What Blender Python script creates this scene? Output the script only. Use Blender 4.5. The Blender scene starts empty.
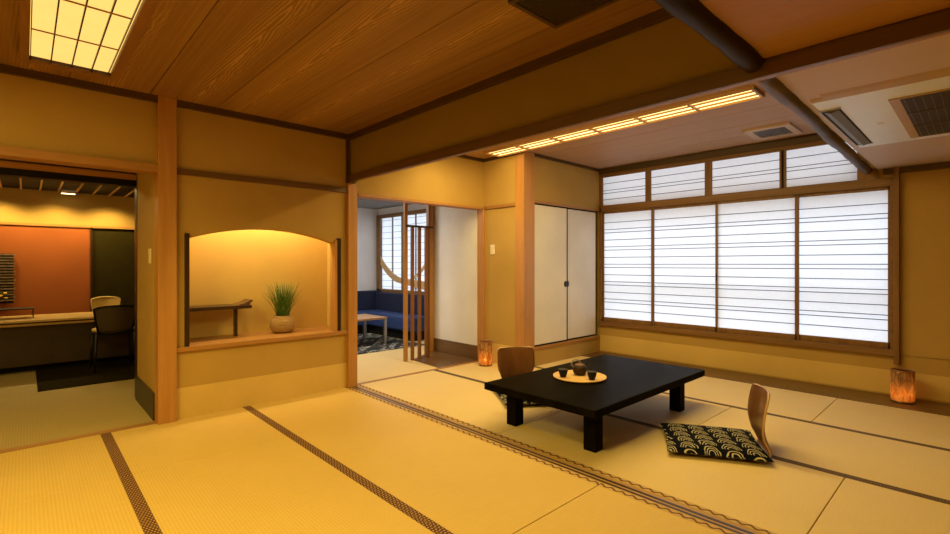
import bpy, bmesh, math, random
from mathutils import Vector, Matrix
random.seed(7)
PI = math.pi
S = bpy.context.scene
C = S.collection

# ------------------------------------------------------------------ helpers
class MB:
    """collects shapes and links them as ONE mesh object"""
    def __init__(s): s.v = []; s.f = []; s.sm = []
    def add(s, vs, fs, smooth=False):
        b = len(s.v); s.v += [tuple(x) for x in vs]
        s.f += [tuple(b+i for i in f) for f in fs]; s.sm += [smooth]*len(fs); return s
    def box(s, x0, x1, y0, y1, z0, z1):
        if x0 > x1: x0, x1 = x1, x0
        if y0 > y1: y0, y1 = y1, y0
        if z0 > z1: z0, z1 = z1, z0
        vs = [(x0,y0,z0),(x1,y0,z0),(x1,y1,z0),(x0,y1,z0),(x0,y0,z1),(x1,y0,z1),(x1,y1,z1),(x0,y1,z1)]
        return s.add(vs, [(0,3,2,1),(4,5,6,7),(0,1,5,4),(1,2,6,5),(2,3,7,6),(3,0,4,7)])
    def prism(s, pts, axis, a0, a1):
        """extrude a 2D outline along an axis: 'x' -> pts are (y,z), 'y' -> (x,z), 'z' -> (x,y)"""
        def P(p, a):
            return {'x': (a,p[0],p[1]), 'y': (p[0],a,p[1]), 'z': (p[0],p[1],a)}[axis]
        n = len(pts); vs = [P(p,a0) for p in pts]+[P(p,a1) for p in pts]
        fs = [tuple(range(n)), tuple(range(2*n-1, n-1, -1))]
        fs += [(i, (i+1)%n, n+(i+1)%n, n+i) for i in range(n)]
        return s.add(vs, fs)
    def tube(s, pts, r, n=12, cap=True):
        pts = [Vector(p) for p in pts]; rs = r if isinstance(r,(list,tuple)) else [r]*len(pts)
        vs = []; fs = []
        t0 = (pts[1]-pts[0]).normalized()
        up = Vector((0,0,1)) if abs(t0.z) < .9 else Vector((1,0,0))
        u = t0.cross(up).normalized()
        for i, p in enumerate(pts):
            t = (pts[min(i+1,len(pts)-1)]-pts[max(i-1,0)]).normalized()
            u = (u - t*u.dot(t)).normalized(); w = t.cross(u)
            for k in range(n):
                a = 2*PI*k/n; vs.append(p + (u*math.cos(a)+w*math.sin(a))*rs[i])
        for i in range(len(pts)-1):
            for k in range(n):
                fs.append((i*n+k, i*n+(k+1)%n, (i+1)*n+(k+1)%n, (i+1)*n+k))
        s.add(vs, fs, True)
        if cap:
            b = len(s.v)-len(vs); L = len(pts)-1
            s.f.append(tuple(b+k for k in range(n-1,-1,-1))); s.sm.append(False)
            s.f.append(tuple(b+L*n+k for k in range(n))); s.sm.append(False)
        return s
    def lathe(s, prof, n=32, c=(0,0,0), smooth=True):
        vs = []; fs = []; m = len(prof)
        for r, z in prof:
            for k in range(n):
                a = 2*PI*k/n; vs.append((c[0]+r*math.cos(a), c[1]+r*math.sin(a), c[2]+z))
        for i in range(m-1):
            for k in range(n):
                fs.append((i*n+k, i*n+(k+1)%n, (i+1)*n+(k+1)%n, (i+1)*n+k))
        s.add(vs, fs, smooth); b = len(s.v)-len(vs)
        if prof[0][0] > 1e-5: s.f.append(tuple(b+k for k in range(n-1,-1,-1))); s.sm.append(False)
        if prof[-1][0] > 1e-5: s.f.append(tuple(b+(m-1)*n+k for k in range(n))); s.sm.append(False)
        return s
    def build(s, name, mat, parent=None, bevel=0, seg=2, solid=0, sub=0):
        me = bpy.data.meshes.new(name); me.from_pydata(s.v, [], s.f); me.update()
        me.polygons.foreach_set('use_smooth', s.sm)
        bm = bmesh.new(); bm.from_mesh(me)
        bmesh.ops.recalc_face_normals(bm, faces=bm.faces); bm.to_mesh(me); bm.free()
        o = bpy.data.objects.new(name, me); C.objects.link(o)
        if mat: me.materials.append(mat)
        if parent: o.parent = parent
        if solid:
            m = o.modifiers.new('solid','SOLIDIFY'); m.thickness = solid; m.offset = 0
        if bevel:
            m = o.modifiers.new('bevel','BEVEL'); m.width = bevel; m.segments = seg; m.limit_method = 'ANGLE'; m.angle_limit = math.radians(40)
        if sub:
            m = o.modifiers.new('sub','SUBSURF'); m.levels = sub; m.render_levels = sub
        return o

def box(name, mat, b, parent=None, bevel=0):
    return MB().box(*b).build(name, mat, parent, bevel)

def ring(mb, x0, x1, y0, y1, w0, w1, h0, h1, z0, z1):
    """a flat rectangular frame without overlapping pieces"""
    return mb.box(x0,x0+w0,y0,y1,z0,z1).box(x1-w1,x1,y0,y1,z0,z1).box(x0+w0,x1-w1,y0,y0+h0,z0,z1).box(x0+w0,x1-w1,y1-h1,y1,z0,z1)
def tag(o, label, cat, group=None):
    o['label'] = label; o['category'] = cat
    if group: o['group'] = group
    return o
def thing(name, label, cat, loc=(0,0,0), rz=0, group=None):
    o = bpy.data.objects.new(name, None); C.objects.link(o); o.empty_display_size = .1
    o.location = loc; o.rotation_euler = (0,0,rz)
    return tag(o, label, cat, group)
def struct(o, label=None, cat=None):
    o['kind'] = 'structure'
    if label: o['label'] = label
    if cat: o['category'] = cat
    return o
def sroot(name, label=None, cat=None, loc=(0,0,0)):
    o = bpy.data.objects.new(name, None); C.objects.link(o); o.location = loc
    return struct(o, label, cat)
def dup(root, loc, rz, label):
    r = root.copy(); C.objects.link(r); r.location = loc; r.rotation_euler = (0,0,rz); r['label'] = label
    for ch in list(root.children):
        c = ch.copy(); C.objects.link(c); c.parent = r
        for g in list(ch.children):
            d = g.copy(); C.objects.link(d); d.parent = c
    return r

# ------------------------------------------------------------------ materials
def new_mat(name):
    m = bpy.data.materials.new(name); m.use_nodes = True
    nt = m.node_tree; b = nt.nodes['Principled BSDF']
    return m, nt, b
def N(nt, t, **kw):
    n = nt.nodes.new(t)
    for k, v in kw.items(): setattr(n, k, v)
    return n
def math_n(nt, op, a, b=None, c=None):
    n = nt.nodes.new('ShaderNodeMath'); n.operation = op
    for i, x in enumerate((a,b,c)):
        if x is None: continue
        if isinstance(x,(int,float)): n.inputs[i].default_value = x
        else: nt.links.new(x, n.inputs[i])
    return n.outputs[0]
def ramp(nt, fac, cols):
    r = nt.nodes.new('ShaderNodeValToRGB'); e = r.color_ramp.elements
    while len(e) < len(cols): e.new(.5)
    for i, (p, c) in enumerate(cols):
        e[i].position = p; e[i].color = (*c, 1)
    nt.links.new(fac, r.inputs[0]); return r.outputs[0]
def objco(nt, scale=(1,1,1), loc=(0,0,0)):
    tc = nt.nodes.new('ShaderNodeTexCoord'); mp = nt.nodes.new('ShaderNodeMapping')
    mp.inputs['Scale'].default_value = scale; mp.inputs['Location'].default_value = loc
    nt.links.new(tc.outputs['Object'], mp.inputs[0]); return mp.outputs[0]
def noise(nt, vec, scale, detail=4, rough=.55, dist=0):
    n = nt.nodes.new('ShaderNodeTexNoise'); n.inputs['Scale'].default_value = scale
    n.inputs['Detail'].default_value = detail; n.inputs['Roughness'].default_value = rough
    n.inputs['Distortion'].default_value = dist
    nt.links.new(vec, n.inputs['Vector']); return n.outputs[0]
def bump(nt, b, h, strength=.2, dist=.002):
    n = nt.nodes.new('ShaderNodeBump'); n.inputs['Strength'].default_value = strength
    n.inputs['Distance'].default_value = dist
    nt.links.new(h, n.inputs['Height']); nt.links.new(n.outputs[0], b.inputs['Normal'])
def dk(c, f): return tuple(x*f for x in c)

def plain(name, c, rough=.5, var=.12, scale=6, metal=0, bmp=0, spec=.5):
    m, nt, b = new_mat(name)
    v = objco(nt); n = noise(nt, v, scale)
    nt.links.new(ramp(nt, n, [(.3, dk(c,1-var)), (.7, dk(c,1+var))]), b.inputs['Base Color'])
    b.inputs['Roughness'].default_value = rough; b.inputs['Metallic'].default_value = metal
    b.inputs['Specular IOR Level'].default_value = spec
    if bmp: bump(nt, b, noise(nt, v, 60), bmp)
    return m
def plaster(name, c):
    m, nt, b = new_mat(name)
    v = objco(nt)
    big = noise(nt, v, 1.6, 5); fine = noise(nt, v, 90, 3)
    f = math_n(nt, 'ADD', math_n(nt,'MULTIPLY',big,.7), math_n(nt,'MULTIPLY',fine,.3))
    nt.links.new(ramp(nt, f, [(.32, dk(c,.9)), (.68, dk(c,1.08))]), b.inputs['Base Color'])
    b.inputs['Roughness'].default_value = .9; b.inputs['Specular IOR Level'].default_value = .15
    bump(nt, b, fine, .25, .0015)
    return m
def wood(name, c1, c2, axis='Z', rough=.45, fr=14, spec=.4):
    m, nt, b = new_mat(name)
    k = {'X':(.06,1,1),'Y':(1,.06,1),'Z':(1,1,.06)}[axis]
    v = objco(nt, k)
    n1 = noise(nt, v, fr, 4, .5, 1.2); n2 = noise(nt, v, fr*7, 3)
    f = math_n(nt,'ADD', math_n(nt,'MULTIPLY',n1,.75), math_n(nt,'MULTIPLY',n2,.25))
    nt.links.new(ramp(nt, f, [(.33,c1),(.66,c2)]), b.inputs['Base Color'])
    b.inputs['Roughness'].default_value = rough; b.inputs['Specular IOR Level'].default_value = spec
    bump(nt, b, n2, .12, .001)
    return m
def emit(name, c, s):
    m = bpy.data.materials.new(name); m.use_nodes = True; nt = m.node_tree; nt.nodes.clear()
    e = N(nt,'ShaderNodeEmission'); o = N(nt,'ShaderNodeOutputMaterial')
    v = objco(nt); n = noise(nt, v, 9)
    nt.links.new(ramp(nt, n, [(.3,dk(c,.94)),(.7,c)]), e.inputs[0])
    e.inputs[1].default_value = s; nt.links.new(e.outputs[0], o.inputs[0]); return m

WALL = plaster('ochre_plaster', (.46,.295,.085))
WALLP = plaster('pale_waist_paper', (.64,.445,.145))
WALL2 = plaster('dim_ochre_plaster', (.27,.18,.048))  # darker ochre; the dimness of the high beam wall is put into it
WHITE = plaster('white_plaster', (.74,.72,.70))
REDW = plaster('vermilion_panel', (.34,.098,.028))
DARKG = plain('dark_green_panel', (.034,.026,.006), .9, spec=.05)
CEDAR_Z = wood('cedar_upright', (.40,.185,.050), (.50,.25,.072), 'Z')
CEDAR_X = wood('cedar_lengthwise', (.34,.16,.045), (.44,.22,.066), 'X')
CEDAR_Y = wood('cedar_crosswise', (.26,.125,.036), (.36,.18,.055), 'Y')
BEAM_Y = wood('beam_timber', (.085,.042,.013), (.135,.067,.021), 'Y')
RAIL_X = wood('ceiling_rail_x', (.060,.032,.011), (.095,.050,.017), 'X')
RAIL_Y = wood('ceiling_rail_y', (.060,.032,.011), (.095,.050,.017), 'Y')
RAIL_Z = wood('dark_trim_upright', (.060,.032,.011), (.095,.050,.017), 'Z')
DARKW = wood('dark_lacquer_wood', (.022,.009,.004), (.045,.018,.008), 'Z', .35)
DARKWX = wood('dark_shelf_wood', (.030,.014,.007), (.06,.028,.012), 'X', .3)
FLOORW = wood('dark_floorboard', (.10,.052,.02), (.17,.09,.034), 'Y', .3)
ROSE = wood('window_wood_y', (.16,.078,.026), (.24,.122,.040), 'Y')
ROSEZ = wood('window_wood_z', (.16,.078,.026), (.24,.122,.040), 'Z')
LACQ = wood('black_lacquer_table', (.0045,.0035,.002), (.010,.008,.005), 'X', .38, 8, 0.006)
BLACK = plain('black_paint', (.010,.009,.008), .5, spec=.15)
BLACKM = plain('black_metal', (.02,.018,.016), .4, metal=.3)
STEEL = plain('brushed_steel', (.45,.45,.46), .35, metal=.9)
PLY = wood('bent_plywood', (.075,.029,.010), (.155,.062,.020), 'Z', .3, 9)
PLYD = plain('plywood_edge', (.55,.36,.2), .5)
IVORY = plain('ivory_plastic', (.80,.72,.52), .4, .03)
ACW = plain('daylight_tinted_plastic', (.72,.80,.95), .4, .02)  # white plastic with cool window light put into its colour
ACC = plain('cream_plastic', (.44,.29,.09), .45, .03)
ACD = plain('grey_plastic', (.14,.14,.14), .5, .05)
DARKVOID = plain('dark_void', (.01,.008,.006), .9)

def tatami_mat(name, c1, c2):
    m, nt, b = new_mat(name)
    tc = N(nt,'ShaderNodeTexCoord'); sp = N(nt,'ShaderNodeSeparateXYZ'); nt.links.new(tc.outputs['Object'], sp.inputs[0])
    w = math_n(nt,'SINE', math_n(nt,'MULTIPLY', sp.outputs[0], 2*PI/.0155))
    fine = math_n(nt,'SINE', math_n(nt,'MULTIPLY', sp.outputs[1], 2*PI/.006))
    v = objco(nt, (3,40,1)); n = noise(nt, v, 3, 4); big = noise(nt, objco(nt), 1.3, 3)
    f = math_n(nt,'ADD', math_n(nt,'MULTIPLY',n,.35), math_n(nt,'MULTIPLY',big,.35))
    f = math_n(nt,'ADD', f, math_n(nt,'MULTIPLY_ADD', w, .11, .16))
    nt.links.new(ramp(nt, f, [(.25,c1),(.8,c2)]), b.inputs['Base Color'])
    b.inputs['Roughness'].default_value = .62; b.inputs['Specular IOR Level'].default_value = .25
    h = math_n(nt,'ADD', w, math_n(nt,'MULTIPLY', fine, .4))
    bump(nt, b, h, .35, .0012)
    return m
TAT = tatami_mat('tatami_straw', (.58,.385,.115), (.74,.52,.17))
TAT2 = tatami_mat('tatami_pale', (.66,.485,.215), (.79,.605,.29))  # tone raised in place of stronger daylight on the window-side mats
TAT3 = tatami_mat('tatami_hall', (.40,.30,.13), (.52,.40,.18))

def heri_dots():
    m, nt, b = new_mat('brown_dotted_border')
    tc = N(nt,'ShaderNodeTexCoord'); sp = N(nt,'ShaderNodeSeparateXYZ'); nt.links.new(tc.outputs['Object'], sp.inputs[0])
    p = .0150
    r = math_n(nt,'DIVIDE', sp.outputs[1], p*1.25); row = math_n(nt,'FLOOR', r)
    x = math_n(nt,'ADD', math_n(nt,'DIVIDE', sp.outputs[0], p), math_n(nt,'MULTIPLY', row, .5))
    fx = math_n(nt,'SUBTRACT', math_n(nt,'FRACT', x), .5); fy = math_n(nt,'SUBTRACT', math_n(nt,'FRACT', r), .5)
    d = math_n(nt,'SQRT', math_n(nt,'ADD', math_n(nt,'MULTIPLY',fx,fx), math_n(nt,'MULTIPLY',fy,fy)))
    dot = math_n(nt,'LESS_THAN', d, .27)
    nt.links.new(ramp(nt, dot, [(0,(.085,.024,.008)),(1,(.50,.30,.11))]), b.inputs['Base Color'])
    b.inputs['Roughness'].default_value = .8; return m
def heri_chain(name, bg, fg, amp=.32, thick=.17, per=.055, one=False):
    # wavy chain running along Y; object X centred on the band
    m, nt, b = new_mat(name)
    tc = N(nt,'ShaderNodeTexCoord'); sp = N(nt,'ShaderNodeSeparateXYZ'); nt.links.new(tc.outputs['Generated'], sp.inputs[0])
    so = N(nt,'ShaderNodeSeparateXYZ'); nt.links.new(tc.outputs['Object'], so.inputs[0])
    s = math_n(nt,'MULTIPLY', math_n(nt,'SINE', math_n(nt,'MULTIPLY', so.outputs[1], 2*PI/per)), amp)
    u = math_n(nt,'SUBTRACT', sp.outputs[0], .5)
    a = math_n(nt,'LESS_THAN', math_n(nt,'ABSOLUTE', math_n(nt,'SUBTRACT', u, s)), thick)
    c = math_n(nt,'LESS_THAN', math_n(nt,'ABSOLUTE', math_n(nt,'ADD', u, s)), thick)
    e = math_n(nt,'GREATER_THAN', math_n(nt,'ABSOLUTE', u), .46)
    k = a if one else math_n(nt,'MAXIMUM', math_n(nt,'MAXIMUM', a, c), e)
    nt.links.new(ramp(nt, k, [(0,bg),(1,fg)]), b.inputs['Base Color'])
    b.inputs['Roughness'].default_value = .8; return m
HERI = heri_dots()
HERIC = heri_chain('tan_chain_border', (.54,.36,.125), (.14,.052,.014), .22, .19, .062, True)
HERID = heri_chain('dark_chain_border', (.30,.18,.075), (.060,.028,.010), .3, .2)

def plank_ceiling(name, c1, c2, w, x0, rings=26, line=.35):
    m, nt, b = new_mat(name)
    tc = N(nt,'ShaderNodeTexCoord'); sp = N(nt,'ShaderNodeSeparateXYZ'); nt.links.new(tc.outputs['Object'], sp.inputs[0])
    q = math_n(nt,'DIVIDE', math_n(nt,'SUBTRACT', sp.outputs[0], x0), w)
    i = math_n(nt,'FLOOR', q); u = math_n(nt,'SUBTRACT', math_n(nt,'FRACT', q), .5)
    wn = N(nt,'ShaderNodeTexWhiteNoise'); wn.noise_dimensions = '1D'; nt.links.new(i, wn.inputs['W'])
    rnd = wn.outputs[0]
    cb = N(nt,'ShaderNodeCombineXYZ')
    nt.links.new(math_n(nt,'MULTIPLY',u,1.2), cb.inputs[0]); nt.links.new(math_n(nt,'ADD', math_n(nt,'MULTIPLY',sp.outputs[1],.9), math_n(nt,'MULTIPLY',rnd,40)), cb.inputs[1]); nt.links.new(rnd, cb.inputs[2])
    wob = noise(nt, cb.outputs[0], 2.2, 4, .6)
    wob2 = noise(nt, cb.outputs[0], 9, 3, .6)
    off = math_n(nt,'MULTIPLY', math_n(nt,'SUBTRACT', rnd, .5), .3)
    uu = math_n(nt,'ADD', math_n(nt,'ADD', u, off), math_n(nt,'MULTIPLY', math_n(nt,'SUBTRACT', wob, .5), .10))
    sg = math_n(nt,'SUBTRACT', math_n(nt,'MULTIPLY', math_n(nt,'GREATER_THAN', rnd, .5), 2), 1)
    k_ = math_n(nt,'SQRT', math_n(nt,'ADD', math_n(nt,'MULTIPLY', math_n(nt,'MULTIPLY', uu, uu), 100), .04))
    r = math_n(nt,'ADD', k_, math_n(nt,'ADD', math_n(nt,'MULTIPLY', math_n(nt,'MULTIPLY', sp.outputs[1], sg), 1.0), math_n(nt,'ADD', math_n(nt,'MULTIPLY', wob, 1.3), math_n(nt,'MULTIPLY', wob2, .16))))
    s = math_n(nt,'POWER', math_n(nt,'MULTIPLY_ADD', math_n(nt,'SINE', math_n(nt,'MULTIPLY', r, rings*2*PI/8)), .5, .5), 2.2)
    s = math_n(nt,'MULTIPLY_ADD', s, 2, -1)
    # figure only near the heart of each board
    fade = math_n(nt,'SUBTRACT', 1, math_n(nt,'MINIMUM', math_n(nt,'MULTIPLY', math_n(nt,'ABSOLUTE', uu), 3.6), 1))
    streak = noise(nt, objco(nt, (34,.6,1)), 1.5, 4)
    g = math_n(nt,'MULTIPLY', math_n(nt,'MULTIPLY', math_n(nt,'MULTIPLY_ADD', s, .5, .5), fade), line)
    f = math_n(nt,'ADD', math_n(nt,'ADD', math_n(nt,'MULTIPLY', streak, .5), g), math_n(nt,'MULTIPLY', rnd, .12))
    nt.links.new(ramp(nt, f, [(.15,c1),(.75,c2)]), b.inputs['Base Color'])
    b.inputs['Roughness'].default_value = .55; b.inputs['Specular IOR Level'].default_value = .3
    return m
PLANK = plank_ceiling('grained_ceiling_board', (.20,.098,.026), (.48,.275,.095), .463, .2225, 20, .5)
PLANK2 = plank_ceiling('pale_ceiling_board', (.42,.25,.135), (.56,.36,.21), .42, .08, 20, .12)
PANELO = plank_ceiling('orange_ceiling_board', (.36,.175,.040), (.45,.235,.060), 1.2, .1, 18, .1)
PANELW = plank_ceiling('low_ceiling_board', (.52,.40,.31), (.61,.48,.38), 1.2, .4, 18, .08)

def paper(name, c, trans=.6):
    m = bpy.data.materials.new(name); m.use_nodes = True; nt = m.node_tree; nt.nodes.clear()
    d = N(nt,'ShaderNodeBsdfDiffuse'); t = N(nt,'ShaderNodeBsdfTranslucent'); mx = N(nt,'ShaderNodeMixShader'); o = N(nt,'ShaderNodeOutputMaterial')
    v = objco(nt); n = noise(nt, v, 30, 5, .7)
    col = ramp(nt, n, [(.3,dk(c,.95)),(.7,c)])
    nt.links.new(col, d.inputs[0]); nt.links.new(col, t.inputs[0])
    mx.inputs[0].default_value = trans
    nt.links.new(d.outputs[0], mx.inputs[1]); nt.links.new(t.outputs[0], mx.inputs[2]); nt.links.new(mx.outputs[0], o.inputs[0])
    return m
SHOJI = paper('shoji_paper', (.90,.89,.90), .65)
FUSUMA = plaster('fusuma_paper', (.80,.76,.69))

# ------------------------------------------------------------------ plan
YL = 4.345          # alcove wall
XW = 5.87           # window wall
H1 = 2.50; H2 = 2.54; HL = 2.11
ZT = 2.62           # walls run up to here, above the ceilings
XB = 2.335          # partition beam

# --- floors
floor = struct(box('floor', DARKVOID, (-1.7,6.0,-1.7,9.1,-.15,-.03)), 'tatami matted floor of the two joined rooms', 'floor')
def mat(x0, x1, y0, y1, m=TAT, hm=HERI, hw=.030, sides=(1,1)):
    cx, cy = (x0+x1)/2, (y0+y1)/2
    t = MB().box(x0-cx+.001, x1-cx-.001, y0-cy+.0022, y1-cy-.0022, -.028, 0).build('tatami_mat', m, floor, .0025)
    t.location = (cx,cy,0)
    for i, sx in enumerate((-1,1)):
        if not sides[i]: continue
        bx = MB().box(-hw/2, hw/2, y0-cy+.002, y1-cy-.002, -.004, .0012).build('border_band', hm, t)
        bx.location = (sx*((x1-x0)/2-hw/2-.0005), 0, 0)
for x0, x1, cuts, hh in ((-1.485,-.53,(4.35,3.39,1.48,-.43,-1.6),HERI),(-.53,.425,(4.35,3.39,1.48,-.43,-1.6),HERI),
                     (.425,1.385,(4.35,3.39,1.48,-.43,-1.6),HERI)):
    for a, b_ in zip(cuts, cuts[1:]): mat(x0,x1,b_,a)
for a, b_ in zip((4.35,1.468,-.44,-1.6),(1.468,-.44,-1.6)):
    cx = (1.385+2.345)/2; cy=(a+b_)/2
    t = MB().box(1.386-cx, 2.345-cx, b_-cy+.0022, a-cy-.0022, -.028, 0).build('tatami_mat', TAT, floor, .0025); t.location=(cx,cy,0)
    for xx, w_, hm in ((1.400,.030,HERI),(2.325,.040,HERIC)):
        bb = MB().box(-w_/2,w_/2,b_-cy+.002,a-cy-.002,-.004,.0012).build('border_band', hm, t); bb.location=(xx-cx,0,0)
def mat2(x0, x1, cuts, wl, wr, ml, mr):
    for a, b_ in zip(cuts, cuts[1:]):
        cx=(x0+x1)/2; cy=(a+b_)/2
        t = MB().box(x0-cx+.001, x1-cx-.001, b_-cy+.0022, a-cy-.0022, -.028, 0).build('tatami_mat', TAT2, floor, .0025); t.location=(cx,cy,0)
        for sx, w_, hm in ((x0+wl/2,wl,ml),(x1-wr/2,wr,mr)):
            if w_ == 0: continue
            bb = MB().box(-w_/2,w_/2,b_-cy+.002,a-cy-.002,-.004,.0012).build('border_band', hm, t); bb.location=(sx-cx,0,0)
mat2(2.44,3.45,(4.35,2.41,.555,-1.6),.042,.030,HERIC,HERID)
mat2(3.45,4.42,(4.35,3.42,1.495,-.42,-1.6),.030,.026,HERID,HERID)
mat2(4.42,5.405,(3.70,2.84,.93,-.98,-1.6),.026,0,HERID,HERID)
mb = MB().box(2.345,2.44,-1.6,4.35,-.03,-.001)
struct(mb.build('trim_1', wood('pale_sill',(.36,.21,.07),(.46,.28,.10),'Y')), 'wooden sliding-door sill between the rooms', 'sill')
mb = MB().box(2.360,2.374,-1.6,4.33,-.01,.0006).box(2.392,2.410,-1.6,4.33,-.01,.0006)
g = mb.build('groove', DARKW, bpy.data.objects['trim_1'])
struct(box('trim_2', FLOORW, (5.405,5.90,-1.6,3.72,-.03,.004)), 'dark floorboard strip below the paper window', 'floorboard')
struct(box('trim_3', CEDAR_X, (-1.6,.74,4.35,4.42,-.03,.003)), 'wooden door sill of the hall opening', 'sill')
struct(box('trim_4', CEDAR_X, (2.40,4.22,4.35,4.40,-.03,.003)), 'wooden door sill of the lounge opening', 'sill')
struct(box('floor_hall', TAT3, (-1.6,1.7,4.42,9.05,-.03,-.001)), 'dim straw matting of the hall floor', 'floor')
struct(box('floor_lounge', TAT2, (2.40,5.0,4.40,8.05,-.03,-.001)), 'pale matting of the lounge floor', 'floor')

# --- left / alcove wall with arched niche
w = sroot('wall_left', 'ochre plaster wall with the arched alcove', 'wall')
ax0, ax1, zs = .945, 2.20, .545
def arch_z(x):
    t = (x-ax0)/(ax1-ax0)*2-1
    return 1.422 + .105*(1-t*t)
n = 28
apts = [(ax0+(ax1-ax0)*i/n, arch_z(ax0+(ax1-ax0)*i/n)) for i in range(n+1)]
m_ = MB()
m_.box(.80,ax0,YL,YL+.10,0,ZT).box(ax1,2.42,YL,YL+.10,0,ZT).box(ax0,ax1,YL,YL+.10,0,zs)
for (x0,z0),(x1,z1) in zip(apts,apts[1:]):
    m_.prism([(x0,z0),(x1,z1),(x1,ZT),(x0,ZT)],'y',YL,YL+.10)
m_.build('alcove_face', WALL, w)
box('waist_paper', WALLP, (.862,2.333,YL-.003,YL+.001,0,.243), w)
MB().box(.86,2.40,4.80,4.86,.40,2.0).box(.86,.925,YL+.09,4.82,.40,2.0).box(2.345,2.41,YL+.09,4.82,.40,2.0).box(.86,2.40,YL+.09,4.82,1.88,1.95).build('niche_lining', WALLP, w)
box('upper_panel', WALL, (-1.65,.80,YL,YL+.10,1.95,ZT), w)
box('lounge_header', WALL, (2.40,4.30,YL,YL+.10,1.93,ZT), w)
struct(box('trim_5', CEDAR_X, (.861,2.345,4.315,4.80,.530,.568), bevel=.004), 'cedar sill board of the arched alcove', 'sill')
struct(box('trim_6', DARKW, (.921,.952,4.318,4.40,.568,1.465), bevel=.002), 'slim dark post at the alcove end near the hall', 'trim')
struct(box('lit_post_face', CEDAR_Z, (2.196,2.222,4.324,4.40,.568,1.455), bevel=.002), 'lit face of the alcove post nearer the lounge, set as a cedar-coloured strip', 'trim')  # added strip; its lighter wood stands for the lit face of the post
struct(box('trim_7', DARKW, (2.222,2.256,4.318,4.40,.568,1.472), bevel=.002), 'dark post at the alcove end near the lounge', 'trim')
struct(box('trim_8', wood('dark_rail_wood',(.13,.066,.02),(.19,.10,.032),'X'), (.861,2.333,4.322,4.35,1.925,1.972), bevel=.002), 'cedar rail above the alcove', 'rail')
struct(box('trim_9', CEDAR_X, (-1.65,.74,4.300,4.46,1.918,1.974), bevel=.002), 'cedar lintel over the hall opening', 'lintel')
struct(box('trim_10', CEDAR_X, (2.44,4.16,4.310,4.46,1.905,1.935), bevel=.002), 'cedar lintel over the lounge opening', 'lintel')
struct(box('pillar_hall', CEDAR_Z, (.738,.861,4.30,4.44,0,H1), bevel=.003), 'wide cedar pillar between the hall opening and the alcove', 'pillar')
struct(box('pillar_lounge', CEDAR_Z, (2.326,2.424,4.30,4.44,0,2.02), bevel=.003), 'cedar pillar under the beam end, between alcove and lounge', 'pillar')
struct(box('pillar_closet', CEDAR_Z, (4.215,4.41,3.668,3.80,0,H2), bevel=.003), 'cedar pillar at the closet corner', 'pillar')
struct(box('trim_11', CEDAR_Z, (4.195,4.262,4.315,4.43,0,1.92), bevel=.002), 'cedar door post beside the light switch wall', 'post')

# --- beam between the rooms
bw = sroot('beam', 'long timber beam with plaster above, dividing the two ceilings', 'beam')
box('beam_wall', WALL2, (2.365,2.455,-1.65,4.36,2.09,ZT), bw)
MB().box(2.335,2.358,-1.65,4.36,2.034,2.105).box(2.3585,2.485,-1.65,4.36,2.075,2.104).build('beam_board', BEAM_Y, bw, .002)
MB().box(2.3585,2.372,-1.65,4.36,2.040,2.0745).box(2.392,2.422,-1.65,4.36,2.055,2.0745).box(2.448,2.475,-1.65,4.36,2.066,2.0745).build('door_track', CEDAR_Y, bw)
struct(box('trim_12', RAIL_Z, (2.318,2.345,4.32,4.35,2.02,H1)), 'dark upright trim in the corner above the beam', 'trim')

# --- switch wall, closet wall
ws = sroot('wall_closet', 'plaster walls around the paper closet doors', 'wall')
box('switch_wall', WALL, (4.225,4.30,3.70,YL+.05,0,ZT), ws)
box('waist_paper', WALLP, (4.2225,4.227,3.80,4.32,0,.243), ws)
MB().box(4.30,XW+.1,3.70,3.80,0,.195).box(4.30,XW+.1,3.70,3.80,1.985,ZT).build('closet_wall', WALL, ws)
box('closet_back', DARKVOID, (4.30,XW+.1,3.79,3.83,0,ZT), ws)
struct(box('trim_13', CEDAR_X, (4.41,XW-.03,3.686,3.78,.192,.230), bevel=.002), 'cedar sill under the closet doors', 'sill')
struct(box('trim_14', CEDAR_X, (4.41,XW-.03,3.686,3.78,1.952,1.985), bevel=.002), 'cedar lintel over the closet doors', 'lintel')
struct(box('trim_15', CEDAR_Y, (4.205,4.23,3.80,4.315,1.905,1.945), bevel=.002), 'cedar rail above the light switch', 'rail')
d = sroot('door_1', 'pair of white paper closet doors with black edging', 'door')
for x0, x1, yy in ((4.425,5.105,3.700),(5.085,5.80,3.718)):
    p = box('door_panel', FUSUMA, (x0+.014,x1-.014,yy,yy+.014,.244,1.938), d)
    MB().box(x0,x0+.016,yy-.004,yy+.018,.232,1.95).box(x1-.016,x1,yy-.004,yy+.018,.232,1.95).box(x0,x1,yy-.004,yy+.018,.232,.250).box(x0,x1,yy-.004,yy+.018,1.934,1.95).build('black_edging', BLACK, p)
    hx = x1-.045 if x0 < 4.6 else x0+.048
    MB().lathe([(0,-.004),(.026,-.004),(.030,.0),(.030,.003),(0,.003)], 20).build('finger_pull', BLACKM, p)
    hp = p.children[-1]; hp.location = (hx, yy-.001, .965); hp.rotation_euler = (PI/2,0,0); hp.scale = (1,1.3,1)

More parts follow.
